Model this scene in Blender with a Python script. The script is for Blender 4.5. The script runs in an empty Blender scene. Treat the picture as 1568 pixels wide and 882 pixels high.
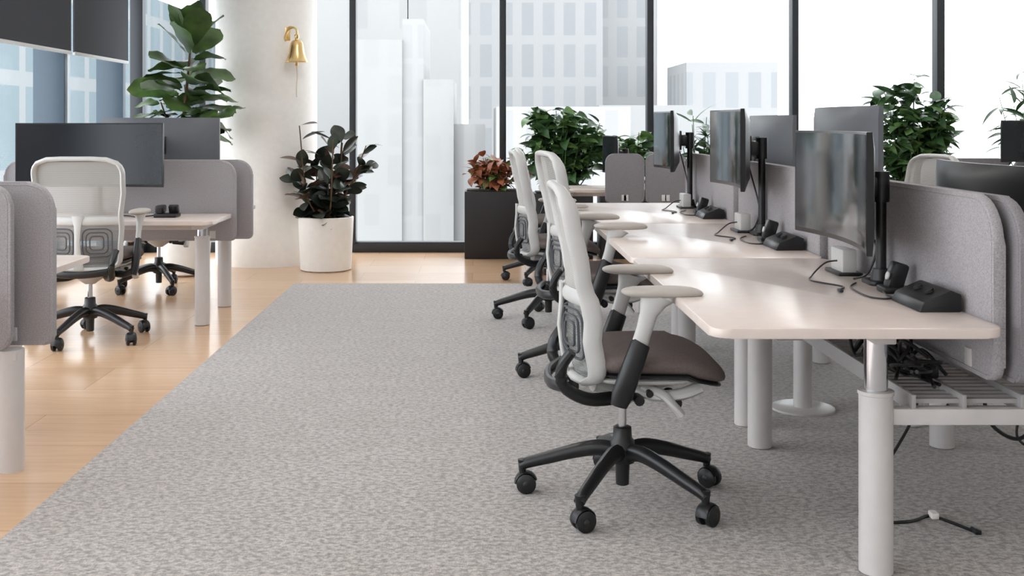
import bpy, bmesh, math, random
from mathutils import Vector, Matrix
random.seed(7)
pi=math.pi
# ---------------------------------------------------------------- helpers
def lin(c):
    c=c/255.0
    return c/12.92 if c<=0.04045 else ((c+0.055)/1.055)**2.4
def rgb(r,g,b): return (lin(r),lin(g),lin(b),1)
MATS={}
def mat(name,col,rough=0.5,metal=0.0,ior=1.5,noise=0.0,nscale=20,bump=0.0,bscale=200,coat=0.0,emit=None,spec=None):
    if name in MATS: return MATS[name]
    m=bpy.data.materials.new(name); m.use_nodes=True
    nt=m.node_tree; b=nt.nodes['Principled BSDF']
    b.inputs['Base Color'].default_value=col
    b.inputs['Roughness'].default_value=rough
    b.inputs['Metallic'].default_value=metal
    b.inputs['IOR'].default_value=ior
    if spec is not None: b.inputs['Specular IOR Level'].default_value=spec
    if coat: b.inputs['Coat Weight'].default_value=coat
    if emit:
        b.inputs['Emission Color'].default_value=emit[0]; b.inputs['Emission Strength'].default_value=emit[1]
    tc=nt.nodes.new('ShaderNodeTexCoord')
    n=nt.nodes.new('ShaderNodeTexNoise'); n.inputs['Scale'].default_value=nscale
    nt.links.new(tc.outputs['Object'],n.inputs['Vector'])
    r=nt.nodes.new('ShaderNodeValToRGB')
    k=max(noise,0.02)
    r.color_ramp.elements[0].position=0.3; r.color_ramp.elements[1].position=0.7
    r.color_ramp.elements[0].color=tuple(c*(1-k) for c in col[:3])+(1,)
    r.color_ramp.elements[1].color=tuple(min(1,c*(1+k)) for c in col[:3])+(1,)
    nt.links.new(n.outputs['Fac'],r.inputs['Fac']); nt.links.new(r.outputs['Color'],b.inputs['Base Color'])
    if bump:
        n2=nt.nodes.new('ShaderNodeTexNoise'); n2.inputs['Scale'].default_value=bscale
        nt.links.new(tc.outputs['Object'],n2.inputs['Vector'])
        bp=nt.nodes.new('ShaderNodeBump'); bp.inputs['Strength'].default_value=bump; bp.inputs['Distance'].default_value=0.002
        nt.links.new(n2.outputs['Fac'],bp.inputs['Height']); nt.links.new(bp.outputs['Normal'],b.inputs['Normal'])
    MATS[name]=m
    return m

M_white=mat('wall_paint',rgb(246,244,241),0.7)
M_ceil=mat('ceiling_paint',rgb(246,246,244),0.8)
M_black=mat('black_plastic',rgb(25,26,29),0.35)
M_blackm=mat('black_matte',rgb(32,32,35),0.6)
M_frame=mat('window_frame_black',rgb(34,38,44),0.45)
M_fin=mat('blue_grey_frame',rgb(58,74,88),0.4)
M_lg=mat('light_grey_plastic',rgb(196,196,195),0.4)
M_pad=mat('armrest_grey',rgb(184,178,172),0.55)
M_lum=mat('lumbar_grey',rgb(80,82,87),0.6)
M_chrome=mat('chrome',rgb(215,215,220),0.12,1.0)
M_alu=mat('painted_steel_leg',rgb(208,204,203),0.35)
M_desk=mat('desk_laminate',rgb(220,207,200),0.26,ior=1.55)
M_seat=mat('seat_fabric',rgb(106,96,93),0.95,noise=0.12,nscale=150,bump=0.6,bscale=600)
M_fab=mat('divider_fabric',rgb(162,158,161),0.95,noise=0.20,nscale=260,bump=0.6,bscale=500)
M_fabd=mat('divider_fabric_dark',rgb(134,131,135),0.95,noise=0.16,nscale=260,bump=0.5,bscale=500)
M_screen=mat('monitor_screen',rgb(26,30,36),0.12,ior=3.4)
M_screen2=mat('monitor_screen_dark',rgb(24,28,34),0.25,ior=1.45)
M_mback=mat('monitor_back',rgb(96,99,104),0.4)
M_brass=mat('polished_brass',rgb(226,196,140),0.28,1.0)
M_rope=mat('rope',rgb(225,215,195),0.9)
M_potw=mat('white_ceramic',rgb(240,238,234),0.45)
M_potb=mat('black_planter',rgb(30,30,34),0.5)
M_soil=mat('soil',rgb(50,38,30),0.95,noise=0.3,nscale=60,bump=0.8,bscale=80)
M_stem=mat('stem_bark',rgb(95,75,52),0.85,noise=0.2)
M_stemg=mat('stem_green',rgb(80,110,55),0.6)
M_fig=mat('leaf_fiddle_fig',rgb(74,100,52),0.4,noise=0.5,nscale=7)
M_rub=mat('leaf_rubber_plant',rgb(48,56,48),0.28,noise=0.5,nscale=9)
M_rub2=mat('leaf_rubber_plant_red',rgb(92,70,60),0.35,noise=0.4,nscale=9)
M_green=mat('leaf_green',rgb(60,92,54),0.42,noise=0.55,nscale=9)
M_lime=mat('leaf_lime',rgb(100,136,78),0.45,noise=0.4,nscale=12)
M_red=mat('leaf_croton',rgb(158,98,70),0.5,noise=0.55,nscale=14)
M_blind=mat('blind_fabric',rgb(56,58,64),0.9,bump=0.3)
M_slot=mat('cable_tray_grey',rgb(175,173,173),0.45)

def mesh_mat(name,col,a,bb):
    m=bpy.data.materials.new(name); m.use_nodes=True; nt=m.node_tree
    b=nt.nodes['Principled BSDF']; b.inputs['Base Color'].default_value=col; b.inputs['Roughness'].default_value=0.8
    out=nt.nodes['Material Output']
    tr=nt.nodes.new('ShaderNodeBsdfTransparent'); mx=nt.nodes.new('ShaderNodeMixShader')
    tc=nt.nodes.new('ShaderNodeTexCoord'); w=nt.nodes.new('ShaderNodeTexWave'); w.wave_type='BANDS'; w.bands_direction='Z'
    w.inputs['Scale'].default_value=60
    nt.links.new(tc.outputs['Object'],w.inputs['Vector'])
    mr=nt.nodes.new('ShaderNodeMapRange'); mr.inputs['To Min'].default_value=a; mr.inputs['To Max'].default_value=bb
    nt.links.new(w.outputs['Fac'],mr.inputs['Value']); nt.links.new(mr.outputs[0],mx.inputs[0])
    nt.links.new(tr.outputs[0],mx.inputs[1]); nt.links.new(b.outputs[0],mx.inputs[2]); nt.links.new(mx.outputs[0],out.inputs[0])
    return m
M_mesh=mesh_mat('chair_mesh',rgb(196,194,190),0.42,0.8)
M_mesh2=mesh_mat('chair_mesh_lumbar',rgb(170,170,170),0.35,0.7)
def glass_mat():
    m=bpy.data.materials.new('window_glass'); m.use_nodes=True; nt=m.node_tree
    nt.nodes.remove(nt.nodes['Principled BSDF']); out=nt.nodes['Material Output']
    tr=nt.nodes.new('ShaderNodeBsdfTransparent'); tr.inputs[0].default_value=(0.98,0.99,1,1)
    gl=nt.nodes.new('ShaderNodeBsdfGlossy'); gl.inputs['Roughness'].default_value=0.25
    mx=nt.nodes.new('ShaderNodeMixShader'); mx.inputs[0].default_value=0.02
    nt.links.new(tr.outputs[0],mx.inputs[1]); nt.links.new(gl.outputs[0],mx.inputs[2]); nt.links.new(mx.outputs[0],out.inputs[0])
    return m
M_glass=glass_mat()
def carpet_mat():
    m=bpy.data.materials.new('carpet_woven'); m.use_nodes=True; nt=m.node_tree; N=nt.nodes.new; L=nt.links.new
    b=nt.nodes['Principled BSDF']; b.inputs['Roughness'].default_value=0.95; b.inputs['Specular IOR Level'].default_value=0.3
    b.inputs['Sheen Weight'].default_value=0.3; b.inputs['Sheen Roughness'].default_value=0.4
    tc=N('ShaderNodeTexCoord')
    def noise(sx,sy,det=2,rough=0.5):
        mp=N('ShaderNodeMapping'); mp.inputs['Scale'].default_value=(sx,sy,1); L(tc.outputs['Object'],mp.inputs['Vector'])
        n=N('ShaderNodeTexNoise'); n.inputs['Scale'].default_value=1.0; n.inputs['Detail'].default_value=det; n.inputs['Roughness'].default_value=rough
        L(mp.outputs[0],n.inputs['Vector']); return n
    def ramp(n,p0,c0,p1,c1):
        r=N('ShaderNodeValToRGB'); e=r.color_ramp.elements; e[0].position=p0; e[0].color=c0; e[1].position=p1; e[1].color=c1
        L(n.outputs['Fac'],r.inputs['Fac']); return r
    def mul(a,bb):
        mx=N('ShaderNodeMix'); mx.data_type='RGBA'; mx.blend_type='MULTIPLY'; mx.inputs[0].default_value=1
        L(a,mx.inputs[6]); L(bb,mx.inputs[7]); return mx.outputs[2]
    n1=noise(42,60,2,0.5); r1=ramp(n1,0.38,rgb(152,146,142),0.58,rgb(192,185,181))
    n2=noise(60,270,2,0.6); r2=ramp(n2,0.32,(0.52,0.52,0.52,1),0.54,(1,1,1,1))
    n4=noise(230,70,1,0.5); r4=ramp(n4,0.35,(0.76,0.76,0.76,1),0.56,(1,1,1,1))
    n3=noise(5,7,2); r3=ramp(n3,0.35,(0.93,0.92,0.91,1),0.65,(1,1,1,1))
    c=mul(mul(mul(r1.outputs[0],r2.outputs[0]),r4.outputs[0]),r3.outputs[0])
    L(c,b.inputs['Base Color'])
    bp=N('ShaderNodeBump'); bp.inputs['Strength'].default_value=0.4; bp.inputs['Distance'].default_value=0.003
    L(n2.outputs['Fac'],bp.inputs['Height']); L(bp.outputs[0],b.inputs['Normal'])
    return m
def wood_mat():
    m=bpy.data.materials.new('wood_floor'); m.use_nodes=True; nt=m.node_tree; N=nt.nodes.new; L=nt.links.new
    b=nt.nodes['Principled BSDF']; b.inputs['Roughness'].default_value=0.22
    tc=N('ShaderNodeTexCoord')
    br=N('ShaderNodeTexBrick'); br.inputs['Scale'].default_value=1.0; br.inputs['Brick Width'].default_value=0.9; br.inputs['Row Height'].default_value=0.45
    br.inputs['Mortar Size'].default_value=0.002; br.inputs['Color1'].default_value=rgb(216,182,150); br.inputs['Color2'].default_value=rgb(203,168,134); br.inputs['Mortar'].default_value=rgb(176,142,112)
    L(tc.outputs['Object'],br.inputs['Vector'])
    mp=N('ShaderNodeMapping'); mp.inputs['Scale'].default_value=(3,40,1); L(tc.outputs['Object'],mp.inputs['Vector'])
    n=N('ShaderNodeTexNoise'); n.inputs['Scale'].default_value=1.0; n.inputs['Detail'].default_value=5; L(mp.outputs[0],n.inputs['Vector'])
    r=N('ShaderNodeValToRGB'); r.color_ramp.elements[0].position=0.3; r.color_ramp.elements[0].color=(0.90,0.88,0.86,1); r.color_ramp.elements[1].position=0.7; r.color_ramp.elements[1].color=(1,1,1,1)
    L(n.outputs['Fac'],r.inputs['Fac'])
    mx=N('ShaderNodeMix'); mx.data_type='RGBA'; mx.blend_type='MULTIPLY'; mx.inputs[0].default_value=1
    L(br.outputs['Color'],mx.inputs[6]); L(r.outputs[0],mx.inputs[7]); L(mx.outputs[2],b.inputs['Base Color'])
    return m
def facade_mat(name,wallc,winc,bw,rh,mort):
    m=bpy.data.materials.new(name); m.use_nodes=True; nt=m.node_tree; N=nt.nodes.new; L=nt.links.new
    b=nt.nodes['Principled BSDF']; b.inputs['Roughness'].default_value=1.0; b.inputs['Specular IOR Level'].default_value=0
    tc=N('ShaderNodeTexCoord'); s=N('ShaderNodeSeparateXYZ'); c=N('ShaderNodeCombineXYZ'); a=N('ShaderNodeMath'); a.operation='ADD'
    L(tc.outputs['Object'],s.inputs[0]); L(s.outputs[0],a.inputs[0]); L(s.outputs[1],a.inputs[1]); L(a.outputs[0],c.inputs[0]); L(s.outputs[2],c.inputs[1])
    br=N('ShaderNodeTexBrick'); br.offset=0.0; br.inputs['Scale'].default_value=1; br.inputs['Brick Width'].default_value=bw; br.inputs['Row Height'].default_value=rh
    br.inputs['Mortar Size'].default_value=mort; br.inputs['Mortar Smooth'].default_value=0.0
    br.inputs['Color1'].default_value=winc; br.inputs['Color2'].default_value=tuple(x*1.08 for x in winc[:3])+(1,); br.inputs['Mortar'].default_value=wallc
    L(c.outputs[0],br.inputs['Vector']); L(br.outputs['Color'],b.inputs['Base Color'])
    return m

def link(o,parent=None):
    bpy.context.scene.collection.objects.link(o)
    if parent: o.parent=parent
    return o
def empty(name,loc=(0,0,0),rz=0):
    e=bpy.data.objects.new(name,None); e.empty_display_size=0.1
    e.location=loc; e.rotation_euler=(0,0,rz); return link(e)
def from_bm(name,bm,m,parent=None,smooth=True,loc=(0,0,0),rot=(0,0,0)):
    bmesh.ops.recalc_face_normals(bm,faces=bm.faces)
    me=bpy.data.meshes.new(name); bm.to_mesh(me); bm.free()
    for mm in (m if isinstance(m,(list,tuple)) else [m]): me.materials.append(mm)
    if smooth:
        me.shade_smooth()
        try: me.set_sharp_from_angle(angle=math.radians(38))
        except Exception: pass
    o=bpy.data.objects.new(name,me); o.location=loc; o.rotation_euler=rot
    return link(o,parent)
def box(name,c,s,m,parent=None,bev=0.004,rot=(0,0,0),seg=2):
    bm=bmesh.new(); bmesh.ops.create_cube(bm,size=1)
    for v in bm.verts: v.co=Vector((v.co.x*s[0],v.co.y*s[1],v.co.z*s[2]))
    if bev: bmesh.ops.bevel(bm,geom=bm.edges[:],offset=min(bev,min(s)*0.45),segments=seg,profile=0.5,affect='EDGES')
    return from_bm(name,bm,m,parent,True,c,rot)
def catmull(P,n=6,closed=False):
    P=[Vector(p) for p in P]; out=[]; N=len(P)
    rng=range(N if closed else N-1)
    for i in rng:
        if closed: p0,p1,p2,p3=P[(i-1)%N],P[i],P[(i+1)%N],P[(i+2)%N]
        else: p0,p1,p2,p3=P[max(i-1,0)],P[i],P[i+1],P[min(i+2,N-1)]
        for k in range(n):
            t=k/n
            out.append(0.5*((2*p1)+(-p0+p2)*t+(2*p0-5*p1+4*p2-p3)*t*t+(-p0+3*p1-3*p2+p3)*t**3))
    if not closed: out.append(P[-1])
    return out
def add_tube(bm,pts,ra,rb=None,ref=None,closed=False,seg=12,cap=True):
    pts=[Vector(p) for p in pts]; N=len(pts)
    f=lambda r,i:(r[0]+(r[1]-r[0])*i/(N-1)) if isinstance(r,tuple) else (r[i] if isinstance(r,list) else r)
    if rb is None: rb=ra
    rings=[]; prevA=None
    for i in range(N):
        if closed: T=(pts[(i+1)%N]-pts[(i-1)%N])
        else: T=pts[min(i+1,N-1)]-pts[max(i-1,0)]
        T.normalize()
        if ref is not None: A=Vector(ref)
        elif prevA is not None: A=prevA
        else: A=Vector((0,0,1)) if abs(T.z)<0.9 else Vector((1,0,0))
        A=A-T*A.dot(T)
        if A.length<1e-5: A=Vector((1,0,0)) - T*T.x
        A.normalize(); prevA=A; B=T.cross(A)
        a=f(ra,i); b=f(rb,i)
        rings.append([bm.verts.new(pts[i]+A*a*math.cos(2*pi*k/seg)+B*b*math.sin(2*pi*k/seg)) for k in range(seg)])
    for i in range(N if closed else N-1):
        r1=rings[i]; r2=rings[(i+1)%N]
        for k in range(seg): bm.faces.new((r1[k],r1[(k+1)%seg],r2[(k+1)%seg],r2[k]))
    if cap and not closed:
        bm.faces.new(rings[0][::-1]); bm.faces.new(rings[-1])
def tube(name,pts,ra,m,parent=None,rb=None,ref=None,closed=False,seg=12,smoothn=0):
    if smoothn: pts=catmull(pts,smoothn,closed)
    bm=bmesh.new(); add_tube(bm,pts,ra,rb,ref,closed,seg); return from_bm(name,bm,m,parent)
def lathe(name,prof,m,parent=None,loc=(0,0,0),seg=32,rot=(0,0,0)):
    bm=bmesh.new(); rings=[]
    for r,z in prof:
        rings.append([bm.verts.new((max(r,1e-4)*math.cos(2*pi*k/seg),max(r,1e-4)*math.sin(2*pi*k/seg),z)) for k in range(seg)])
    for a,b in zip(rings,rings[1:]):
        for k in range(seg): bm.faces.new((a[k],a[(k+1)%seg],b[(k+1)%seg],b[k]))
    bm.faces.new(rings[0][::-1]); bm.faces.new(rings[-1])
    return from_bm(name,bm,m,parent,True,loc,rot)
def rrect(x0,y0,x1,y1,r,n=8):
    if not isinstance(r,(list,tuple)): r=[r]*4   # BL BR TR TL
    pts=[]
    for (cx,cy,a0,rr) in ((x0,y0,pi,r[0]),(x1,y0,1.5*pi,r[1]),(x1,y1,0,r[2]),(x0,y1,.5*pi,r[3])):
        sx=1 if cx==x0 else -1; sy=1 if cy==y0 else -1
        for k in range(n+1):
            a=a0+k/n*pi/2
            pts.append((cx+sx*rr+rr*math.cos(a),cy+sy*rr+rr*math.sin(a)))
    return pts
def extrude(name,pts,t,m,parent=None,bev=0.003,M=None,loc=(0,0,0),rot=(0,0,0)):
    bm=bmesh.new(); n=len(pts)
    a=[bm.verts.new((p[0],p[1],0)) for p in pts]; b=[bm.verts.new((p[0],p[1],t)) for p in pts]
    f0=bm.faces.new(a[::-1]); f1=bm.faces.new(b)
    for k in range(n): bm.faces.new((a[k],a[(k+1)%n],b[(k+1)%n],b[k]))
    if bev: bmesh.ops.bevel(bm,geom=list(f0.edges)+list(f1.edges),offset=bev,segments=2,profile=0.5,affect='EDGES')
    if M is not None: bmesh.ops.transform(bm,matrix=M,verts=bm.verts)
    return from_bm(name,bm,m,parent,True,loc,rot)
def pad(name,a,b,tt,tb,m,parent=None,loc=(0,0,0),n=4.0,zf=None,wf=None,ex=4.0):
    bm=bmesh.new(); seg=40; S=[0.0,0.3,0.6,0.8,0.9,0.96,0.99,1.0]
    def P(s,k,top):
        th=2*pi*k/seg; c,sn=math.cos(th),math.sin(th)
        x=a*s*math.copysign(abs(c)**(2/n),c); y=b*s*math.copysign(abs(sn)**(2/n),sn)
        if wf: y*=wf(x)
        h=(1-s**ex)**(1/2.0) if s<1 else 0
        z=(tt*h if top else -tb*h)+(zf(x,y) if zf else 0)
        return (x,y,z)
    top=[];bot=[]
    ct=bm.verts.new(P(0,0,True)); cb=bm.verts.new(P(0,0,False))
    for s in S[1:]:
        top.append([bm.verts.new(P(s,k,True)) for k in range(seg)])
        bot.append(top[-1] if s==1.0 else [bm.verts.new(P(s,k,False)) for k in range(seg)])
    for rings,c in ((top,ct),(bot,cb)):
        for k in range(seg): bm.faces.new((c,rings[0][k],rings[0][(k+1)%seg]))
        for r1,r2 in zip(rings,rings[1:]):
            for k in range(seg): bm.faces.new((r1[k],r1[(k+1)%seg],r2[(k+1)%seg],r2[k]))
    return from_bm(name,bm,m,parent,True,loc)

# ---------------------------------------------------------------- room
XL,XR,YB,YF,ZC=-3.3,8.6,-3.0,10.7,2.8
box('floor',((XL+XR)/2,(YB+YF)/2,-0.05),(XR-XL+0.6,YF-YB+0.6,0.1),wood_mat(),bev=0)
box('carpet',((-1.43+XR-0.02)/2,(YB+0.02+8.6)/2,0.003),(XR-0.02+1.43,8.6-YB-0.02,0.006),carpet_mat(),bev=0.002)
CZ=0.006
box('ceiling',((XL+XR)/2,(YB+YF)/2,ZC+0.05),(XR-XL+0.6,YF-YB+0.6,0.1),M_ceil,bev=0)
box('wall_back',((XL+XR)/2,YB-0.1,ZC/2),(XR-XL+0.6,0.2,ZC),M_white,bev=0)
box('wall_right',(XR+0.1,(YB+YF)/2,ZC/2),(0.2,YF-YB,ZC),M_white,bev=0)
w=empty('window_1')
box('sill_frame',((XL+XR)/2,YF+0.06,0.05),(XR-XL,0.12,0.10),M_frame,w)
box('head_frame',((XL+XR)/2,YF+0.06,2.74),(XR-XL,0.12,0.12),M_frame,w)
mx=[-2.66,-1.214,0.233,1.654,3.05,4.45,5.86,7.27]
for i,x in enumerate(mx):
    box('mullion_%d'%(i+1),(x,YF+0.05,1.39),(0.062 if i<5 else 0.075,0.13,2.6),M_frame,w)
box('glass',((XL+XR)/2,YF+0.07,1.39),(XR-XL,0.008,2.6),M_glass,w,bev=0)
w2=empty('window_2')  # glazed along the whole wall; unseen near bays added to let in light
box('sill_frame',(XL-0.06,(YB+YF)/2,0.06),(0.12,YF-YB,0.12),M_frame,w2)
box('head_frame',(XL-0.06,(YB+YF)/2,2.74),(0.12,YF-YB,0.12),M_frame,w2)
box('glass',(XL-0.07,(YB+YF)/2,1.4),(0.008,YF-YB,2.6),M_glass,w2,bev=0)
y=9.9;i=0
while y>YB:
    i+=1
    box('mullion_%d'%i,(XL+0.02,y,1.4),(0.24,0.07,2.56),M_fin,w2); y-=1.4
box('corner_post',(XL+0.03,YF-0.05,1.4),(0.12,0.1,2.8),M_frame,w2)
for j,(y0,y1) in enumerate([(5.7,7.03),(7.13,8.43),(8.5,9.8)]):
    b=empty('roller_blind',(0,0,0))
    box('shade',(XL+0.2,(y0+y1)/2,2.29),(0.012,y1-y0,1.0),M_blind,b,bev=0)
    box('bottom_rail',(XL+0.2,(y0+y1)/2,1.782),(0.022,y1-y0,0.026),M_lg,b)
    tube('roller',[(XL+0.2,y0,2.76),(XL+0.2,y1,2.76)],0.03,M_black,b)
M_em=mat('light_diffuser',(1,1,1,1),0.5,emit=((1,0.98,0.955,1),10.5))
for (lx,ly) in [(-1.0,1.2),(-1.0,4.4),(-1.0,7.6),(2.2,1.2),(2.2,4.4),(2.2,7.6),(5.4,1.2),(5.4,4.4),(5.4,7.6),(0.6,-1.6),(4.0,-1.6)]:
    l=empty('ceiling_light')
    box('housing',(lx,ly,ZC-0.02),(0.36,1.5,0.04),M_lg,l)
    box('diffuser',(lx,ly,ZC-0.043),(0.3,1.44,0.006),M_em,l,bev=0)
lathe('round_column',[(0.45,0),(0.45,ZC)],M_white,loc=(-1.91,10.0,0),seg=64)

# ---------------------------------------------------------------- exterior
WS=4.3
k=1.15/WS
g=lambda r,gg,b:(r*k,gg*k,b*k,1)
F1=facade_mat('facade_a',g(1.03,1.03,1.03),g(.90,.92,.94),3.2,3.4,0.7)
F2=facade_mat('facade_b',g(1.12,1.11,1.09),g(1.0,1.005,1.0),2.6,3.4,0.8)
F3=facade_mat('facade_c',g(1.05,1.055,1.06),g(.86,.885,.91),1.6,3.2,0.35)
F4=facade_mat('facade_blue',g(.90,.96,.98),g(.60,.74,.80),2.0,3.2,0.25)
F5=facade_mat('facade_light',g(1.04,1.035,1.02),g(.92,.92,.915),0.9,7.0,0.22)
F6=facade_mat('facade_slab',g(1.05,1.045,1.03),g(.98,.975,.96),0.9,1.5,0.16)
F7=facade_mat('facade_stair',g(1.06,1.06,1.05),g(.95,.955,.955),0.7,1.5,0.1)
def bld(x0,x1,y0,y1,z0,z1,m,nm='city_building',par=None):
    return box(nm,((x0+x1)/2,(y0+y1)/2,(z0+z1)/2),(x1-x0,y1-y0,z1-z0),m,par,bev=0)
bld(-12,-3.6,56,62,-40,30,F2)
bld(-3.55,-0.9,56,62,-40,9.5,F2)
blk=empty('city_apartment_block')
bld(-4.9,-2.9,42,48,-40,4.4,F6,'left_wing',blk)
bld(-2.9,-2.1,42.25,48,-40,5.2,F7,'stair_tower',blk)
bld(-2.1,-0.95,42.1,48,-40,2.9,F6,'right_wing',blk)
bld(-0.95,0.25,42.6,48,-40,1.2,F5,'annex',blk)
bld(-0.8,9.5,85,95,-40,36,F3)
bld(9.8,14.5,90,97,-40,14,F3)
bld(0.6,5.2,38,44,-40,1.8,F5)
bld(14.6,21,78,86,-40,5.5,F3)
bld(6.5,12,60,66,-40,2.2,F1)
bld(-34,-15,26,70,-40,7,F4)

# ---------------------------------------------------------------- office chair
def interp(K,z):
    if z<=K[0][0]: return K[0][1]
    for (a,b),(c,d) in zip(K,K[1:]):
        if z<=c: return b+(d-b)*(z-a)/(c-a)
    return K[-1][1]
ZT,ZB=1.035,0.42
def xb(z): return interp([(0.38,-0.155),(0.45,-0.175),(0.56,-0.195),(0.68,-0.185),(0.80,-0.190),(0.92,-0.205),(1.05,-0.228),(1.1,-0.235)],z)
def hw(z):
    w=interp([(0.42,0.205),(0.66,0.222),(0.72,0.222),(0.85,0.245),(1.045,0.252)],z)
    r=0.085
    if z>ZT-r: w-= r-math.sqrt(max(0,r*r-(z-(ZT-r))**2))
    r=0.06
    if z<ZB+r: w-= r-math.sqrt(max(0,r*r-((ZB+r)-z)**2))
    return w
def bx(y,z):
    c=interp([(0.42,0.10),(0.62,0.085),(0.75,0.042),(0.9,0.022),(1.05,0.018)],z)
    return xb(z)-0.005+c*(y/0.23)**2
def back_strip(bm,z0,z1,inset,nz=14,nu=12,off=0.0):
    rows=[]
    for i in range(nz+1):
        z=z0+(z1-z0)*i/nz; h=hw(z)-inset
        rows.append([bm.verts.new((bx(h*(2*j/nu-1),z)+off,h*(2*j/nu-1),z)) for j in range(nu+1)])
    for a,b in zip(rows,rows[1:]):
        for j in range(nu): bm.faces.new((a[j],a[j+1],b[j+1],b[j]))
def ring_on_back(bm,y0,z0,y1,z1,r,rad,off=0):
    pts=[(bx(p[0],p[1])+off,p[0],p[1]) for p in rrect(y0,z0,y1,z1,r,5)]
    add_tube(bm,pts,rad,rad*0.8,ref=(1,0,0),closed=True,seg=8)
CHAIR=None
def build_chair_parts(e,ang=24):
    bm=bmesh.new()
    for k in range(5):
        a=math.radians(ang+72*k); c,s=math.cos(a),math.sin(a)
        P=[(0.02,0.158),(0.08,0.166),(0.16,0.150),(0.25,0.122),(0.32,0.100),(0.338,0.088)]
        pts=catmull([(r*c,r*s,z) for r,z in P],4)
        n=len(pts)
        add_tube(bm,pts,[0.03-0.014*i/(n-1) for i in range(n)],[0.026-0.008*i/(n-1) for i in range(n)],ref=(0,0,1),seg=10)
    from_bm('star_base',bm,M_black,e)
    lathe('hub',[(0.02,0.05),(0.022,0.052),(0.024,0.12),(0.04,0.125),(0.044,0.15),(0.04,0.195),(0.032,0.205),(0.03,0.24),(0.024,0.243)],M_black,e,seg=24)
    lathe('gas_lift',[(0.014,0.24),(0.014,0.37)],M_chrome,e,seg=20)
    bm=bmesh.new()
    for k in range(5):
        a=math.radians(ang+72*k); c,s=math.cos(a),math.sin(a)
        C=Vector((0.335*c,0.335*s,0.033))
        sw=math.radians(-90+ (k-2)*22)
        ax=Vector((math.cos(sw),math.sin(sw),0)); fw=Vector((-ax.y,ax.x,0)); C2=C+fw*0.012
        for sg in (-1,1):
            p=C2+ax*sg*0.008
            add_tube(bm,[p,p+ax*sg*0.003,p+ax*sg*0.016,p+ax*sg*0.021],[0.028,0.033,0.033,0.025],seg=20)
            q=p+ax*sg*0.021; add_tube(bm,[q,q+ax*sg*0.003],[0.012,0.008],seg=12)
        add_tube(bm,[C2-ax*0.008,C2+ax*0.008],0.02,seg=12)
        h=[C2+fw*(0.036*math.cos(t))+Vector((0,0,0.036*math.sin(t))) for t in [math.radians(q) for q in range(20,181,20)]]
        add_tube(bm,h,0.004,0.021,ref=(h[4]-C2),seg=8)
        add_tube(bm,[C+Vector((0,0,0.02)),C+Vector((0,0,0.078))],[0.010,0.016],seg=12)
    from_bm('castors',bm,M_black,e)
    bm=bmesh.new()
    P=catmull([(-0.10,0,0.40),(-0.03,0,0.385),(0.05,0,0.395),(0.14,0,0.412),(0.22,0,0.428)],4)
    add_tube(bm,P,[0.034]*9+[0.034-0.0015*i for i in range(8)],[0.12]*9+[0.12-0.004*i for i in range(8)],ref=(0,0,1),seg=16)
    from_bm('mechanism_housing',bm,M_lg,e)
    lathe('mechanism_cone',[(0.03,0.32),(0.055,0.338),(0.08,0.355),(0.09,0.38)],M_lg,e,seg=24)
    bm=bmesh.new()
    for sg in (-1,1):
        add_tube(bm,[(0.05,sg*0.1,0.395),(0.06,sg*0.17,0.40),(0.06,sg*0.2,0.395)],[0.012,0.009,0.012],seg=10)
        add_tube(bm,[(0.02,sg*0.1,0.385),(0.03,sg*0.19,0.37)],[0.02,0.016],seg=12)
        add_tube(bm,[(0.13,sg*0.12,0.375),(0.14,sg*0.20,0.365)],[0.024,0.022],seg=14)
    from_bm('levers',bm,M_black,e)
    bm=bmesh.new()
    for sg in (-1,1):
        add_tube(bm,catmull([(0.05,sg*0.15,0.405),(0.10,sg*0.20,0.395),(0.13,sg*0.215,0.365),(0.155,sg*0.215,0.335)],3),[0.014]*10,[0.020]*10,ref=(0,0,1),seg=10)
        add_tube(bm,catmull([(0.02,sg*0.12,0.40),(0.08,sg*0.17,0.385),(0.16,sg*0.18,0.39),(0.22,sg*0.17,0.41)],3),[0.018]*10,[0.03]*10,ref=(0,0,1),seg=10)
    from_bm('adjuster_paddles',bm,M_lg,e)
    def zf(x,y):
        z=0
        if x>0.06: z-=0.048*((x-0.06)/0.16)**2*0.9
        z+=0.012*(abs(y)/0.24)**3 if x<0.1 else 0
        return z
    wf=lambda x:0.93+0.07*min(1,(x+0.25)/0.3)
    pad('seat_cushion',0.222,0.25,0.036,0.036,M_seat,e,loc=(0.092,0,0.480),n=4.2,zf=zf,wf=wf,ex=7)
    pad('seat_shell',0.212,0.238,0.012,0.018,M_black,e,loc=(0.090,0,0.448),n=4.2,zf=zf,wf=wf,ex=5)
    pad('seat_pan',0.18,0.215,0.01,0.026,M_lg,e,loc=(0.055,0,0.437),n=4,ex=4)
    zs=[ZB+(ZT-ZB)*i/30 for i in range(31)]
    out=[]
    for z in zs: out.append((hw(z),z))
    ht=hw(ZT)
    for t in (0.5,0,-0.5): out.append((ht*t,ZT+0.004))
    for z in zs[::-1]: out.append((-hw(z),z))
    hb=hw(ZB)
    for t in (-0.5,0,0.5): out.append((hb*t,ZB))
    pts=[Vector((bx(y,z),y,z)) for y,z in out]
    ra=[];rb=[]
    for p in pts:
        q=abs(p.y)/0.24
        ra.append(0.014+(0.013 if p.z>0.7 else 0.018)*min(1,q)*(1 if p.z<1.0 else 0.7)); rb.append(0.013)
    bm=bmesh.new(); add_tube(bm,pts,ra,rb,ref=(1,0,0),closed=True,seg=12)
    zc=0.69; cb=[Vector((bx(y,zc),y,zc)) for y in [hw(zc)*(2*j/12-1) for j in range(13)]]
    add_tube(bm,cb,0.012,0.024,ref=(1,0,0),seg=12)
    from_bm('back_frame',bm,M_lg,e)
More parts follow.
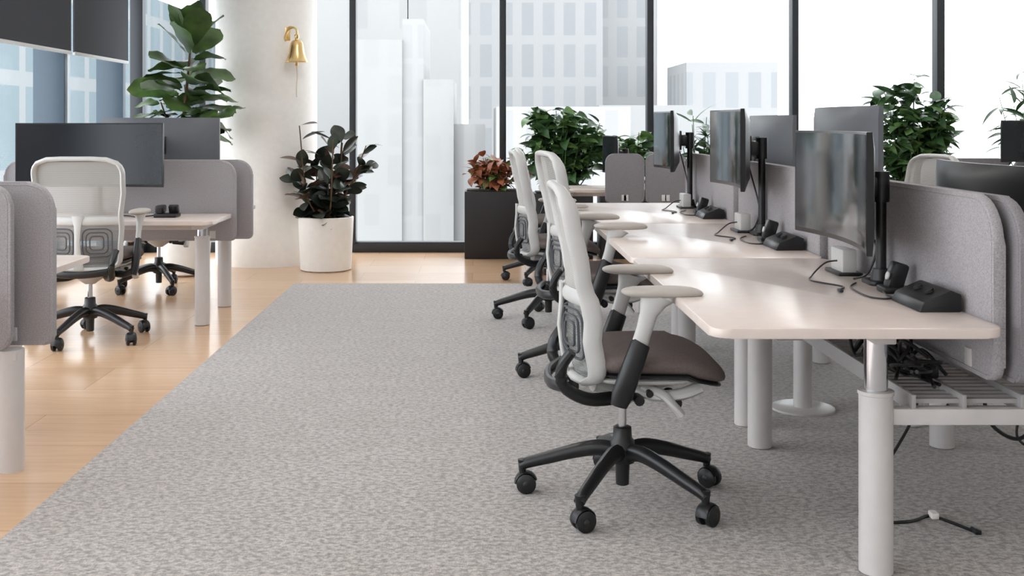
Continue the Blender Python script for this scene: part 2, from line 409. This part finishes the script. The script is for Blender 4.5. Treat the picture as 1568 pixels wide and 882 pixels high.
    bm=bmesh.new(); back_strip(bm,0.71,ZT-0.012,0.006,off=0.004); from_bm('back_mesh_upper',bm,M_mesh,e)
    bm=bmesh.new(); back_strip(bm,ZB+0.012,0.68,0.008,off=0.014); from_bm('back_mesh_lower',bm,M_mesh2,e)
    bm=bmesh.new()
    for sg in (-1,1):
        for q3 in range(3):
            q=0.020*q3
            a,b=sorted((sg*(0.026+q),sg*(0.176-q)))
            ring_on_back(bm,a,0.492+q,b,0.648-q,0.035-0.008*q3,0.0048,off=-0.004)
    from_bm('lumbar_pads',bm,M_lum,e)
    bm=bmesh.new()
    sp=[Vector((bx(0,z)-0.010,0,z)) for z in [0.42,0.5,0.58,0.66,0.72]]
    add_tube(bm,sp,0.008,[0.03,0.020,0.016,0.020,0.035],ref=(1,0,0),seg=10)
    from_bm('back_spine',bm,M_lg,e)
    bm=bmesh.new()
    for sg in (-1,1):
        P=catmull([(0.02,sg*0.085,0.370),(-0.06,sg*0.12,0.362),(-0.14,sg*0.17,0.375),(-0.21,sg*0.19,0.42),(-0.215,sg*0.20,0.48),(-0.185,sg*0.21,0.53)],4)
        n=len(P); add_tube(bm,P,[0.024-0.008*i/(n-1) for i in range(n)],[0.02]*n,ref=(0,0,1),seg=10)
    P=catmull([(-0.19,-0.19,0.415),(-0.235,-0.1,0.405),(-0.245,0,0.40),(-0.235,0.1,0.405),(-0.19,0.19,0.415)],4)
    add_tube(bm,P,0.02,0.014,ref=(0,0,1),seg=10)
    from_bm('back_support_yoke',bm,M_black,e)
    for i,sg in enumerate((-1,1)):
        bm=bmesh.new()
        P=catmull([(0.0,sg*0.10,0.385),(-0.03,sg*0.20,0.375),(-0.035,sg*0.262,0.40)],4)
        add_tube(bm,P,0.018,0.026,ref=(0,0,1),seg=10)
        P=[Vector(p) for p in [(-0.045,sg*0.265,0.375),(-0.035,sg*0.268,0.41),(-0.01,sg*0.27,0.48),(0.02,sg*0.27,0.565),(0.024,sg*0.27,0.572)]]
        add_tube(bm,P,[0.026,0.034,0.033,0.031,0.027],[0.016,0.021,0.022,0.021,0.018],ref=(1,0,0),seg=14)
        from_bm('arm_sleeve_%d'%(i+1),bm,M_black,e)
        bm=bmesh.new()
        P=[Vector(p) for p in [(0.015,sg*0.27,0.555),(0.032,sg*0.27,0.61),(0.046,sg*0.27,0.66),(0.06,sg*0.268,0.695),(0.066,sg*0.265,0.712)]]
        add_tube(bm,P,[0.026,0.025,0.028,0.042,0.06],[0.014,0.014,0.016,0.024,0.034],ref=(1,0,0),seg=14)
        from_bm('arm_post_%d'%(i+1),bm,M_lg,e)
        pad('armrest_%d'%(i+1),0.126,0.046,0.015,0.017,M_pad,e,loc=(0.088,sg*0.26,0.726),n=2.8,zf=lambda x,y:-1.0*max(0,x-0.05)**2,ex=5)
def chair(x,y,rz,z=CZ,sz=1.0):
    global CHAIR
    e=empty('office_chair',(x,y,z),rz); e.scale=(1,1,sz)
    if CHAIR is None:
        build_chair_parts(e); CHAIR=e
    else:
        for c in CHAIR.children:
            o=c.copy(); link(o); o.parent=e
    return e
chair(0.475,3.67,0)
chair(0.54,5.40,math.radians(7),sz=1.055)
chair(0.44,7.0,math.radians(3),sz=1.02)
chair(0.53,8.76,0,0)
chair(-2.24,6.40,pi/2,0,sz=1.01)
chair(-2.40,8.33,-pi/2+0.15,0)
chair(2.62,3.75,pi); chair(2.65,5.3,pi-0.2); chair(2.6,6.8,pi+0.15)
chair(4.28,8.2,pi/2+0.05,CZ)

# ---------------------------------------------------------------- desks
def leg(par,x,y,top,low=0.51,z0=0.0,i=1):
    lathe('leg_%d'%i,[(0.04,z0),(0.046,z0+0.004),(0.046,low-0.012),(0.049,low-0.010),(0.049,low),(0.03,low+0.001)],M_alu,par,loc=(x,y,0),seg=28)
    lathe('leg_inner_%d'%i,[(0.032,low-0.01),(0.032,top)],M_chrome,par,loc=(x,y,0),seg=24)
def desk(x0,y0,x1,y1,h,legs,z0,low=0.51,r=0.05,along='x'):
    e=empty('office_desk')
    extrude('desktop',rrect(x0,y0,x1,y1,r),0.025,M_desk,e,bev=0.004,loc=(0,0,h-0.025))
    for i,(lx,ly) in enumerate(legs):
        leg(e,lx,ly,h-0.03,min(low,h-0.1),z0,i+1)
        if along=='x': box('foot_bracket_%d'%(i+1),((x0+x1)/2,ly,h-0.0435),((x1-x0)*0.66,0.07,0.035),M_alu,e,bev=0.008)
        else: box('foot_bracket_%d'%(i+1),(lx,(y0+y1)/2,h-0.0435),(0.07,(y1-y0)*0.66,0.035),M_alu,e,bev=0.008)
    if along=='x': box('crossbeam',(legs[0][0],(y0+y1)/2,h-0.05),(0.06,(y1-y0)*0.8,0.04),M_alu,e)
    else: box('crossbeam',((x0+x1)/2,legs[0][1],h-0.05),((x1-x0)*0.8,0.06,0.04),M_alu,e)
    return e
def divider(ax,c,a0,a1,z0,z1,t,m,r=(0.03,0.03,0.1,0.1)):
    if ax=='y': M=Matrix(((0,0,1,c-t/2),(1,0,0,0),(0,1,0,0),(0,0,0,1)))
    else: M=Matrix(((1,0,0,0),(0,0,1,c-t/2),(0,1,0,0),(0,0,0,1)))
    e=empty('desk_divider_panel')
    extrude('fabric_panel',rrect(a0,z0,a1,z1,list(r)),t,m,e,bev=t*0.35,M=M)
    bm=bmesh.new()
    for off in (-t/2,t/2):
        q=[(c+off*0.98,p[0],p[1]) if ax=='y' else (p[0],c+off*0.98,p[1]) for p in rrect(a0+0.012,z0+0.012,a1-0.012,z1-0.012,[max(0.01,v-0.012) for v in r])]
        add_tube(bm,q,0.0022,closed=True,seg=6)
    from_bm('edge_piping',bm,m,e)
    for j,s in enumerate((a0+0.15,a1-0.15)):
        pos=(c,s,z0+0.04) if ax=='y' else (s,c,z0+0.04)
        box('bracket_%d'%(j+1),pos,(t+0.01,0.04,0.05) if ax=='y' else (0.04,t+0.01,0.05),M_alu,e,bev=0.003)
    return e
HD=0.72
Y0=2.85
for i in range(3):
    a=Y0+1.5*i; b=a+1.495
    lgs=[(1.10,a+0.225),(1.08,b-0.08)]
    desk(0.60,a,1.358,b,HD,lgs,CZ)
    desk(1.475,a,2.233,b,HD,[(1.78,a+0.22),(1.78,b-0.08)],CZ)
    divider('y',1.380,a+0.09,b-0.01,0.56,1.055,0.032,M_fab,r=(0.04,0.04,0.13,0.13))
    divider('y',1.432,a+0.05,b-0.03,0.56,1.05,0.032,M_fabd,r=(0.04,0.04,0.13,0.13))
    t=empty('cable_tray')
    for j,sx in enumerate((1.20,1.34,1.50,1.66)):
        box('rail_%d'%(j+1),(sx,(a+b)/2+0.03,0.475),(0.012,b-a-0.36,0.05),M_slot,t,bev=0.002)
    n=26
    bm=bmesh.new()
    for q in range(n):
        yy=a+0.24+q*(b-a-0.4)/(n-1)
        M=Matrix.Translation((1.43,yy,0.478))@Matrix.Diagonal((0.47,0.018,0.012,1))
        bmesh.ops.create_cube(bm,size=1,matrix=M)
    from_bm('ribs',bm,M_slot,t)
    for j,yy in enumerate((a+0.225,b-0.08)):
        box('end_beam_%d'%(j+1),(1.44,yy,0.44),(0.60,0.045,0.045),M_alu,t)
HL=0.66
desk(-3.12,6.64,-1.60,7.22,HL,[(-1.71,6.87),(-2.95,6.87)],0,low=0.55,along='y')
desk(-3.12,7.42,-1.60,8.0,HL,[(-1.73,7.56),(-2.95,7.56)],0,low=0.55,along='y')
divider('x',7.26,-3.1,-1.585,0.48,1.005,0.035,M_fab)
divider('x',7.375,-3.08,-1.50,0.48,1.005,0.035,M_fab)
desk(-3.12,3.15,-1.76,3.88,HL,[(-1.84,3.5),(-2.95,3.5)],0,low=0.55,along='y')
desk(-3.12,4.24,-1.72,4.95,HL,[(-1.92,4.55),(-2.95,4.55)],0,low=0.55,along='y')
divider('x',3.94,-3.1,-1.655,0.44,1.03,0.035,M_fab,r=(0.03,0.05,0.07,0.1))
divider('x',4.06,-3.08,-1.55,0.44,1.035,0.035,M_fab)
sp=empty('bench_support_post'); lathe('post',[(0.046,0),(0.046,0.435)],M_alu,sp,loc=(-1.685,4.0,0),seg=28)
box('bench_rail',(-2.3,4.0,0.415),(1.3,0.08,0.03),M_alu,sp)
desk(0.52,9.12,2.2,9.75,0.70,[(0.75,9.4),(2.0,9.4)],0,along='y')
divider('x',9.03,1.03,1.345,0.60,1.0,0.035,M_fabd,r=(0.03,0.03,0.07,0.07))
divider('x',9.03,1.355,1.68,0.60,1.0,0.035,M_fabd,r=(0.03,0.03,0.07,0.07))
desk(3.3,8.75,5.3,9.35,0.72,[(3.5,9.0),(5.1,9.0)],0,along='y')
divider('x',9.4,3.75,4.5,0.56,0.95,0.035,M_fabd); divider('x',9.4,4.52,5.2,0.56,0.95,0.035,M_fabd)
desk(3.9,6.6,5.6,7.35,0.72,[(4.1,7.0),(5.4,7.0)],CZ,along='y')
divider('x',7.4,4.1,5.6,0.56,0.98,0.035,M_fabd)

# ---------------------------------------------------------------- monitors
def monitor(x,y,zc,rz,w=0.81,h=0.365,R=1.6,desk_h=HD,m=None,arm=True,scr=None):
    e=empty('computer_monitor',(x,y,zc),rz)
    nx=24; T0=0.022
    def fx(s): return -(math.sqrt(R*R)-math.sqrt(R*R-s*s))
    bm=bmesh.new()
    cols=[]
    for i in range(nx+1):
        s=w*(i/nx-0.5); f=fx(s); q=max(0,1-(abs(s)/(w*0.5))**2)
        bk=f+T0+0.028*q
        r=[]
        for (dx,z) in ((f+0.002,-h/2),(f,-h/2+0.003),(f,h/2-0.003),(f+0.002,h/2),(f+T0*0.8,h/2),(bk,h/2-0.05),(bk,-h/2+0.05),(f+T0*0.8,-h/2)):
            r.append(bm.verts.new((dx,s,z)))
        cols.append(r)
    for a,b in zip(cols,cols[1:]):
        for q in range(8): bm.faces.new((a[q],a[(q+1)%8],b[(q+1)%8],b[q]))
    bm.faces.new(cols[0]); bm.faces.new(cols[-1][::-1])
    from_bm('housing',bm,m or M_black,e)
    bm=bmesh.new(); pr=None
    for i in range(nx+1):
        s=(w-0.016)*(i/nx-0.5); f=fx(s)-0.001
        r=(bm.verts.new((f,s,-h/2+0.016)),bm.verts.new((f,s,h/2-0.008)))
        if pr: bm.faces.new((pr[0],r[0],r[1],pr[1]))
        pr=r
    from_bm('screen',bm,scr or M_screen,e)
    if arm:
        bz=desk_h-zc
        box('vesa_plate',(0.056,0,0),(0.02,0.12,0.12),M_black,e)
        box('pivot',(0.085,0,0.0),(0.05,0.05,0.07),M_black,e,bev=0.012)
        tube('pole',[(0.125,0,bz+0.012),(0.125,0,0.05)],0.017,M_black,e,seg=16)
        tube('pole_collar',[(0.125,0,-0.05),(0.125,0,0.05)],0.027,M_black,e,seg=16)
        tube('pole_foot_collar',[(0.125,0,bz+0.012),(0.125,0,bz+0.05)],(0.034,0.026),M_black,e,seg=16)
        extrude('clamp_base',rrect(-0.05,-0.06,0.035,0.06,0.02),0.014,M_black,e,bev=0.003,loc=(0.125,0,bz))
        tube('cable',catmull([(0.06,0.03,-0.05),(0.09,0.06,-0.14),(0.12,0.03,bz+0.12),(0.10,0.05,bz+0.03),(0.06,0.08,bz+0.005)],6),0.004,M_black,e,seg=8)
    return e
monitor(1.20,3.66,1.04,math.radians(-1.5))
monitor(1.215,5.26,1.13,math.radians(-2.5))
monitor(1.20,6.97,1.14,math.radians(-2))
monitor(1.70,3.80,0.93,pi,m=M_black)
monitor(1.63,5.05,1.14,pi+0.03,m=M_mback)
monitor(1.66,6.45,1.11,pi+0.05,m=M_mback)
monitor(-2.425,6.98,1.048,pi/2,w=0.92,h=0.40,desk_h=HL,scr=M_screen2)
monitor(-2.22,7.72,1.095,-pi/2,w=0.82,h=0.38,desk_h=HL,m=M_mback)
monitor(1.12,9.40,0.98,0.1,w=0.5,h=0.32,desk_h=0.70,scr=M_screen2)
monitor(4.55,9.05,1.1,pi/2,w=0.6,h=0.34,scr=M_screen2)
monitor(4.38,6.95,1.13,pi/2+0.3,w=0.7,h=0.34,scr=M_screen2)

# ---------------------------------------------------------------- desk accessories
def acc(yb,base=HD):
    z=base
    d=empty('laptop_dock'); box('body',(1.285,yb+1.06,z+0.045),(0.05,0.13,0.09),M_lg,d,bev=0.006); box('foot',(1.285,yb+1.06,z+0.006),(0.085,0.16,0.012),M_black,d)
    p=empty('desk_phone_pod')
    box('base',(1.30,yb+0.62,z+0.01),(0.09,0.08,0.02),M_black,p,bev=0.006)
    box('body',(1.305,yb+0.62,z+0.052),(0.05,0.055,0.085),M_black,p,bev=0.01,rot=(0,0.3,0))
    tube('dial',[(1.272,yb+0.60,z+0.055),(1.268,yb+0.60,z+0.056)],0.013,M_lg,p)
    wv=empty('power_module')
    bm=bmesh.new()
    pr=[(-0.06,0),(0.06,0),(0.06,0.05),(0.03,0.062),(-0.045,0.03)]
    a=[bm.verts.new((q[0],-0.11,q[1])) for q in pr]; b=[bm.verts.new((q[0],0.11,q[1])) for q in pr]
    bm.faces.new(a); bm.faces.new(b[::-1])
    for q in range(5): bm.faces.new((a[q],a[(q+1)%5],b[(q+1)%5],b[q]))
    bmesh.ops.bevel(bm,geom=bm.edges[:],offset=0.005,segments=2,profile=0.5,affect='EDGES')
    from_bm('wedge',bm,M_black,wv,loc=(1.29,yb+0.36,z))
    for q in (-0.05,0.03): tube('socket',[(1.283,yb+0.36+q,z+0.050),(1.28,yb+0.36+q,z+0.056)],0.014,M_blackm,wv)
    c=empty('desk_cable')
    P=catmull([(1.25,yb+1.02,z+0.05),(1.21,yb+1.03,z+0.04),(1.15,yb+0.98,z+0.004),(1.11,yb+0.85,z+0.004),(1.17,yb+0.72,z+0.004),(1.13,yb+0.64,z+0.004)],8)
    tube('cord',P,0.003,M_black,c,seg=8); box('plug',(1.13,yb+0.62,z+0.006),(0.012,0.035,0.01),M_black,c)
    c=empty('desk_cable')
    P=catmull([(1.25,yb+0.58,z+0.01),(1.24,yb+0.52,z+0.006),(1.25,yb+0.49,z+0.004),(1.21,yb+0.47,z+0.004),(1.18,yb+0.52,z+0.004),(1.19,yb+0.70,z+0.004),(1.24,yb+0.80,z+0.004)],8)
    tube('cord',P,0.0028,M_black,c,seg=8)
for i in range(3): acc(Y0+1.5*i)
h=empty('desk_height_controller'); box('paddle',(0.70,3.22,HD-0.035),(0.05,0.09,0.02),M_black,h,bev=0.006)
p=empty('desk_phone'); box('base',(-1.95,6.95,HL+0.012),(0.14,0.12,0.024),M_black,p,bev=0.006); box('handset',(-1.99,6.95,HL+0.05),(0.045,0.12,0.05),M_black,p,bev=0.012); box('stand',(-1.91,6.96,HL+0.045),(0.06,0.03,0.06),M_black,p,rot=(0.4,0,0))
c=empty('desk_cable'); tube('cord',catmull([(-2.03,6.95,HL+0.01),(-2.12,6.9,HL+0.005),(-2.2,6.98,HL+0.005),(-2.28,6.9,HL+0.02),(-2.3,7.05,HL+0.05)],8),0.004,M_black,c,seg=8)
f=empty('power_column'); lathe('floor_plate',[(0.135,CZ),(0.135,CZ+0.008),(0.125,CZ+0.012)],M_alu,f,loc=(1.41,4.83,0),seg=40); lathe('column',[(0.04,CZ+0.01),(0.04,0.44)],M_alu,f,loc=(1.41,4.83,0),seg=24)
c=empty('power_cable_bundle')
random.seed(3)
for q in range(12):
    P=[]
    for j in range(7):
        P.append((1.18+random.uniform(0,0.16),3.12+j*0.1+random.uniform(-0.05,0.05),0.505+random.uniform(0.0,0.12)))
    tube('cord_%d'%(q+1),catmull(P,6),0.0055,M_black,c,seg=8)
box('adapter_1',(1.28,3.5,0.52),(0.06,0.14,0.04),M_black,c,bev=0.006); box('adapter_2',(1.32,3.3,0.52),(0.05,0.12,0.035),M_black,c,bev=0.006)
c=empty('floor_cable')
P=catmull([(1.38,3.6,0.46),(1.42,3.6,0.33),(1.30,3.56,0.14),(1.20,3.5,0.03),(1.24,3.45,CZ+0.005),(1.34,3.45,CZ+0.005),(1.42,3.5,CZ+0.005),(1.46,3.45,CZ+0.005),(1.5,3.37,CZ+0.005)],8)
tube('cord',P,0.005,M_black,c,seg=8); box('plug_white',(1.43,3.49,CZ+0.012),(0.024,0.034,0.02),M_potw,c); box('plug_end',(1.505,3.36,CZ+0.01),(0.02,0.04,0.015),M_black,c)
tube('cord_2',catmull([(1.30,3.5,0.46),(1.33,3.5,0.38),(1.44,3.5,0.33),(1.50,3.5,0.40),(1.50,3.5,0.46)],8),0.004,M_black,c,seg=8)
c=empty('hanging_cable')
tube('cord',catmull([(1.5,3.3,0.46),(1.52,3.3,0.36),(1.60,3.3,0.31),(1.66,3.3,0.36),(1.70,3.3,0.44)],8),0.006,M_black,c,seg=8)
tube('cord_2',catmull([(1.62,3.3,0.42),(1.60,3.3,0.32),(1.66,3.3,0.27),(1.73,3.3,0.22)],8),0.004,M_black,c,seg=8)
box('socket_block',(1.69,3.3,0.405),(0.12,0.06,0.03),M_black,c)

# ---------------------------------------------------------------- plants
def add_leaf(bm,p,d,L,W,droop=0.4,fold=0.25,shape='oval',twist=0.0,wav=0.0,mi=0):
    d=Vector(d).normalized(); up=Vector((0,0,1))
    side=d.cross(up)
    if side.length<0.05: side=Vector((math.cos(twist*5),math.sin(twist*5),0))
    side.normalize(); side=Matrix.Rotation(twist,3,d)@side
    rows=8; prev=None; pos=Vector(p); cur=d.copy()
    for i in range(rows+1):
        t=i/rows
        if shape=='oval': wd=math.sin(pi*min(1,t*0.97+0.02))**0.75
        elif shape=='fiddle': wd=(0.45+0.7*t)*math.sin(pi*(0.04+0.955*t))**0.55
        elif shape=='lance': wd=math.sin(pi*t**0.75)**1.1
        else: wd=(1-t)**0.6*math.sin(pi*(0.15+0.85*t))**0.4*1.2
        wd=(wd if isinstance(wd,float) else wd.real)*W/2
        nn=side.cross(cur).normalized()
        rp=wav*math.sin(t*14)*W
        a=bm.verts.new(pos+side*wd+nn*(wd*fold+rp)); b=bm.verts.new(pos+side*wd*0.5+nn*(wd*fold*0.35)); c=bm.verts.new(pos)
        e_=bm.verts.new(pos-side*wd*0.5+nn*(wd*fold*0.35)); f=bm.verts.new(pos-side*wd+nn*(wd*fold-rp))
        row=(a,b,c,e_,f)
        if prev:
            for q in range(4):
                fc=bm.faces.new((prev[q],prev[q+1],row[q+1],row[q])); fc.material_index=mi
        prev=row
        cur=Matrix.Rotation(-droop/rows,3,side)@cur
        pos=pos+cur*(L/rows)
def sph(a,el): return (math.cos(a)*math.cos(el),math.sin(a)*math.cos(el),math.sin(el))
def fig(x,y,z0):
    e=empty('fiddle_leaf_fig',(x,y,0))
    lathe('pot',[(0.15,0),(0.19,0.02),(0.22,0.40),(0.205,0.40),(0.2,0.37)],M_potw,e); lathe('soil',[(0.2,0.35),(0.2,0.372)],M_soil,e)
    st=catmull([(0,0,0.36),(0.03,0.0,0.8),(-0.02,0.02,1.2),(0.02,0,1.6),(0.05,0,1.92)],8)
    tube('trunk',st,(0.02,0.008),M_stem,e)
    br=catmull([(-0.02,0.02,1.0),(-0.12,0,1.2),(-0.20,0,1.42)],6); tube('branch_1',br,(0.012,0.006),M_stem,e)
    br2=catmull([(0.0,0.0,1.0),(0.14,0,1.14),(0.25,-0.03,1.32)],6); tube('branch_2',br2,(0.012,0.006),M_stem,e)
    bm=bmesh.new(); random.seed(21)
    n=46
    for i in range(n):
        t=i/(n-1); z=1.14+t*0.78
        p=min(st,key=lambda q:abs(q.z-z))
        az=i*2.4+random.uniform(-.3,.3)
        el=math.radians((4+22*t if t<0.8 else 40+170*(t-0.8))+random.uniform(-12,12))
        d=sph(az,el)
        L=random.uniform(0.33,0.46)*(1-0.22*t)
        add_leaf(bm,Vector(p)+Vector(d)*0.06,d,L,L*0.74,droop=random.uniform(0.4,1.0) if t<0.8 else 0.2,shape='fiddle',fold=0.1,twist=random.uniform(-.75,.75),wav=0.03)
    for b in (br,br2):
        for i in range(8):
            d=sph(i*2.4+1,math.radians(random.uniform(0,40)))
            L=random.uniform(0.24,0.32)
            add_leaf(bm,Vector(b[min(len(b)-1,5+i)])+Vector(d)*0.03,d,L,L*0.72,droop=random.uniform(0.4,0.9),shape='fiddle',wav=0.04,fold=0.12,twist=random.uniform(-.7,.7))
    from_bm('leaves',bm,M_fig,e)
fig(-2.42,9.15,0)
def rubber(x,y):
    e=empty('rubber_plant',(x,y,0))
    lathe('pot',[(0.20,0),(0.215,0.01),(0.235,0.45),(0.22,0.455),(0.215,0.42)],M_potw,e,seg=48); lathe('soil',[(0.21,0.40),(0.21,0.425)],M_soil,e)
    random.seed(5); bm=bmesh.new(); bs=bmesh.new()
    H=[1.0,0.92,1.15,0.80,1.26,0.86,1.08,0.8,1.10,0.95,0.76,1.16]
    for s in range(12):
        az=s*2.4+random.uniform(-.3,.3); sp=0.05+0.27*((s*5)%12)/12; hgt=H[s]-0.15*sp
        P=catmull([(0.05*math.cos(az),0.05*math.sin(az),0.41),(sp*0.7*math.cos(az),sp*0.7*math.sin(az),0.58),(sp*math.cos(az),sp*math.sin(az),hgt)],8)
        add_tube(bs,P,(0.009,0.005),seg=8)
        for i in range(15):
            p=P[int((len(P)-1)*(0.12+0.88*i/14))]; a=random.uniform(0,2*pi); el=math.radians(random.uniform(-10,50)+ (15 if i>12 else 0))
            d=sph(a,el); L=random.uniform(0.14,0.21)
            add_leaf(bm,Vector(p)+Vector(d)*0.02,d,L,L*0.62,droop=random.uniform(0.0,0.7),shape='oval',fold=0.12,twist=random.uniform(-1.1,1.1),mi=1 if random.random()<0.18 else 0)
    for a in (0.25,-0.3):
        P=catmull([(0.05,0,0.45),(0.2,0,0.7),(0.34,0.1*a,0.98+0.3*a)],8); add_tube(bs,P,(0.008,0.004),seg=8)
        for i in range(9):
            p=P[int((len(P)-1)*(0.4+0.6*i/8))]; d=sph(random.uniform(-1.4,1.4),math.radians(random.uniform(0,60)))
            add_leaf(bm,Vector(p),d,0.15,0.09,droop=0.4,shape='oval',fold=0.1,twist=random.uniform(-1,1),mi=i%3==0)
    from_bm('stems',bs,M_stem,e); from_bm('leaves',bm,[M_rub,M_rub2],e)
rubber(-1.30,9.45)
def bush(name,x,y,z0,rx,ry,h,n,L,m,shape='oval',seed=1,wr=0.5,stems=10,spread=1.0,droop=(0.4,1.3),hv=0.35,mix=0.3):
    e=empty(name,(x,y,0)); random.seed(seed); bm=bmesh.new(); bs=bmesh.new()
    per=n//stems
    for s in range(stems):
        az=random.uniform(0,2*pi); q=math.sqrt(random.random()); hh=h*random.uniform(0.5,1.0)*(1-hv*q)
        tx,ty=rx*q*math.cos(az),ry*q*math.sin(az)
        P=catmull([(tx*0.3,ty*0.3,z0),(tx*0.75,ty*0.75,z0+hh*0.6),(tx*spread,ty*spread,z0+hh)],6)
        add_tube(bs,P,(0.006,0.003),seg=6)
        for i in range(per):
            p=P[int((len(P)-1)*(0.15+0.85*i/max(1,per-1)))]; d=sph(random.uniform(0,2*pi),math.radians(random.uniform(-20,60))); l=L*random.uniform(0.65,1.15)
            add_leaf(bm,Vector(p)+Vector(d)*0.015,d,l,l*wr,droop=random.uniform(*droop),shape=shape,fold=0.15,twist=random.uniform(-.8,.8),mi=1 if (isinstance(m,list) and random.random()<mix) else 0)
    from_bm('stems',bs,M_stemg,e); from_bm('leaves',bm,m,e)
    return e
def planter(e,w,d,h,cx=0,cy=0):
    box('planter_box',(cx,cy,h/2),(w,d,h),M_potb,e,bev=0.008)
    box('planter_soil',(cx,cy,h+0.004),(w*0.92,d*0.86,0.012),M_soil,e,bev=0.002)
e=bush('potted_croton',0.13,10.35,0.62,0.27,0.12,0.32,300,0.13,[M_red,M_lime],'lance',2,0.55,30,mix=0.12,hv=0.1); planter(e,0.52,0.34,0.62)
e=bush('potted_climbing_plant',0.78,10.35,0.60,0.42,0.14,0.86,620,0.17,[M_green,M_lime],'heart',9,0.62,38,hv=0.1); planter(e,0.54,0.34,0.60)
e=bush('potted_climbing_plant',1.42,10.35,0.60,0.26,0.12,0.66,260,0.16,[M_lime,M_green],'heart',4,0.62,18); planter(e,0.6,0.34,0.60)
e=bush('potted_palm',2.05,10.35,0.60,0.22,0.12,0.85,130,0.28,M_green,'lance',6,0.2,14,droop=(0.3,0.9)); planter(e,0.5,0.34,0.60)
e=bush('potted_climbing_plant',4.02,10.3,0.60,0.42,0.15,1.12,560,0.21,[M_green,M_lime],'heart',12,0.5,34,hv=0.12); planter(e,0.8,0.34,0.60)
e=bush('potted_palm',5.15,10.2,0.60,0.55,0.2,1.25,240,0.34,M_green,'lance',14,0.17,24,droop=(0.5,1.4)); planter(e,0.8,0.34,0.60)

# ---------------------------------------------------------------- bell on column
b=empty('brass_bell',(-1.565,9.55,1.77))
lathe('bell_body',[(0.098,0.0),(0.100,0.006),(0.094,0.012),(0.082,0.035),(0.068,0.08),(0.060,0.13),(0.054,0.165),(0.038,0.185),(0.015,0.195),(0.012,0.21)],M_brass,b,seg=40)
lathe('crown',[(0.012,0.2),(0.02,0.215),(0.02,0.235),(0.008,0.245)],M_brass,b,seg=16)
tube('bracket_scroll',catmull([(0.0,0.0,0.235),(0.0,0,0.275),(-0.03,0.01,0.30),(-0.075,0.03,0.285),(-0.10,0.05,0.25),(-0.115,0.065,0.21),(-0.10,0.06,0.19)],6),0.009,M_brass,b,seg=10)
tube('bracket_arm',catmull([(-0.03,0.01,0.30),(-0.07,0.06,0.31),(-0.09,0.1,0.30)],5),0.009,M_brass,b,seg=10)
box('wall_plate',(-0.095,0.085,0.25),(0.05,0.02,0.12),M_brass,b,bev=0.006,rot=(0,0,0.55))
tube('clapper',[(0,0,0.02),(0,0,-0.03)],(0.006,0.014),M_brass,b)
tube('pull_rope',catmull([(0,0,-0.03),(0.004,0,-0.12),(-0.002,0,-0.22),(0.0,0,-0.30)],5),0.005,M_rope,b,seg=8)

# ---------------------------------------------------------------- world & camera
wd=bpy.data.worlds.new('World'); bpy.context.scene.world=wd; wd.use_nodes=True
bg=wd.node_tree.nodes['Background']; bg.inputs[0].default_value=(0.95,0.98,1.0,1); bg.inputs[1].default_value=WS
cam=bpy.data.cameras.new('camera'); co=bpy.data.objects.new('camera',cam); link(co)
co.location=(0,0,1.25); co.rotation_euler=(pi/2,0,0)
cam.sensor_width=36; cam.lens=36*1700/1568; cam.shift_x=51/1568; cam.shift_y=-253/1568
bpy.context.scene.camera=co
vs=bpy.context.scene.view_settings; vs.view_transform='Standard'; vs.look='None'; vs.exposure=0
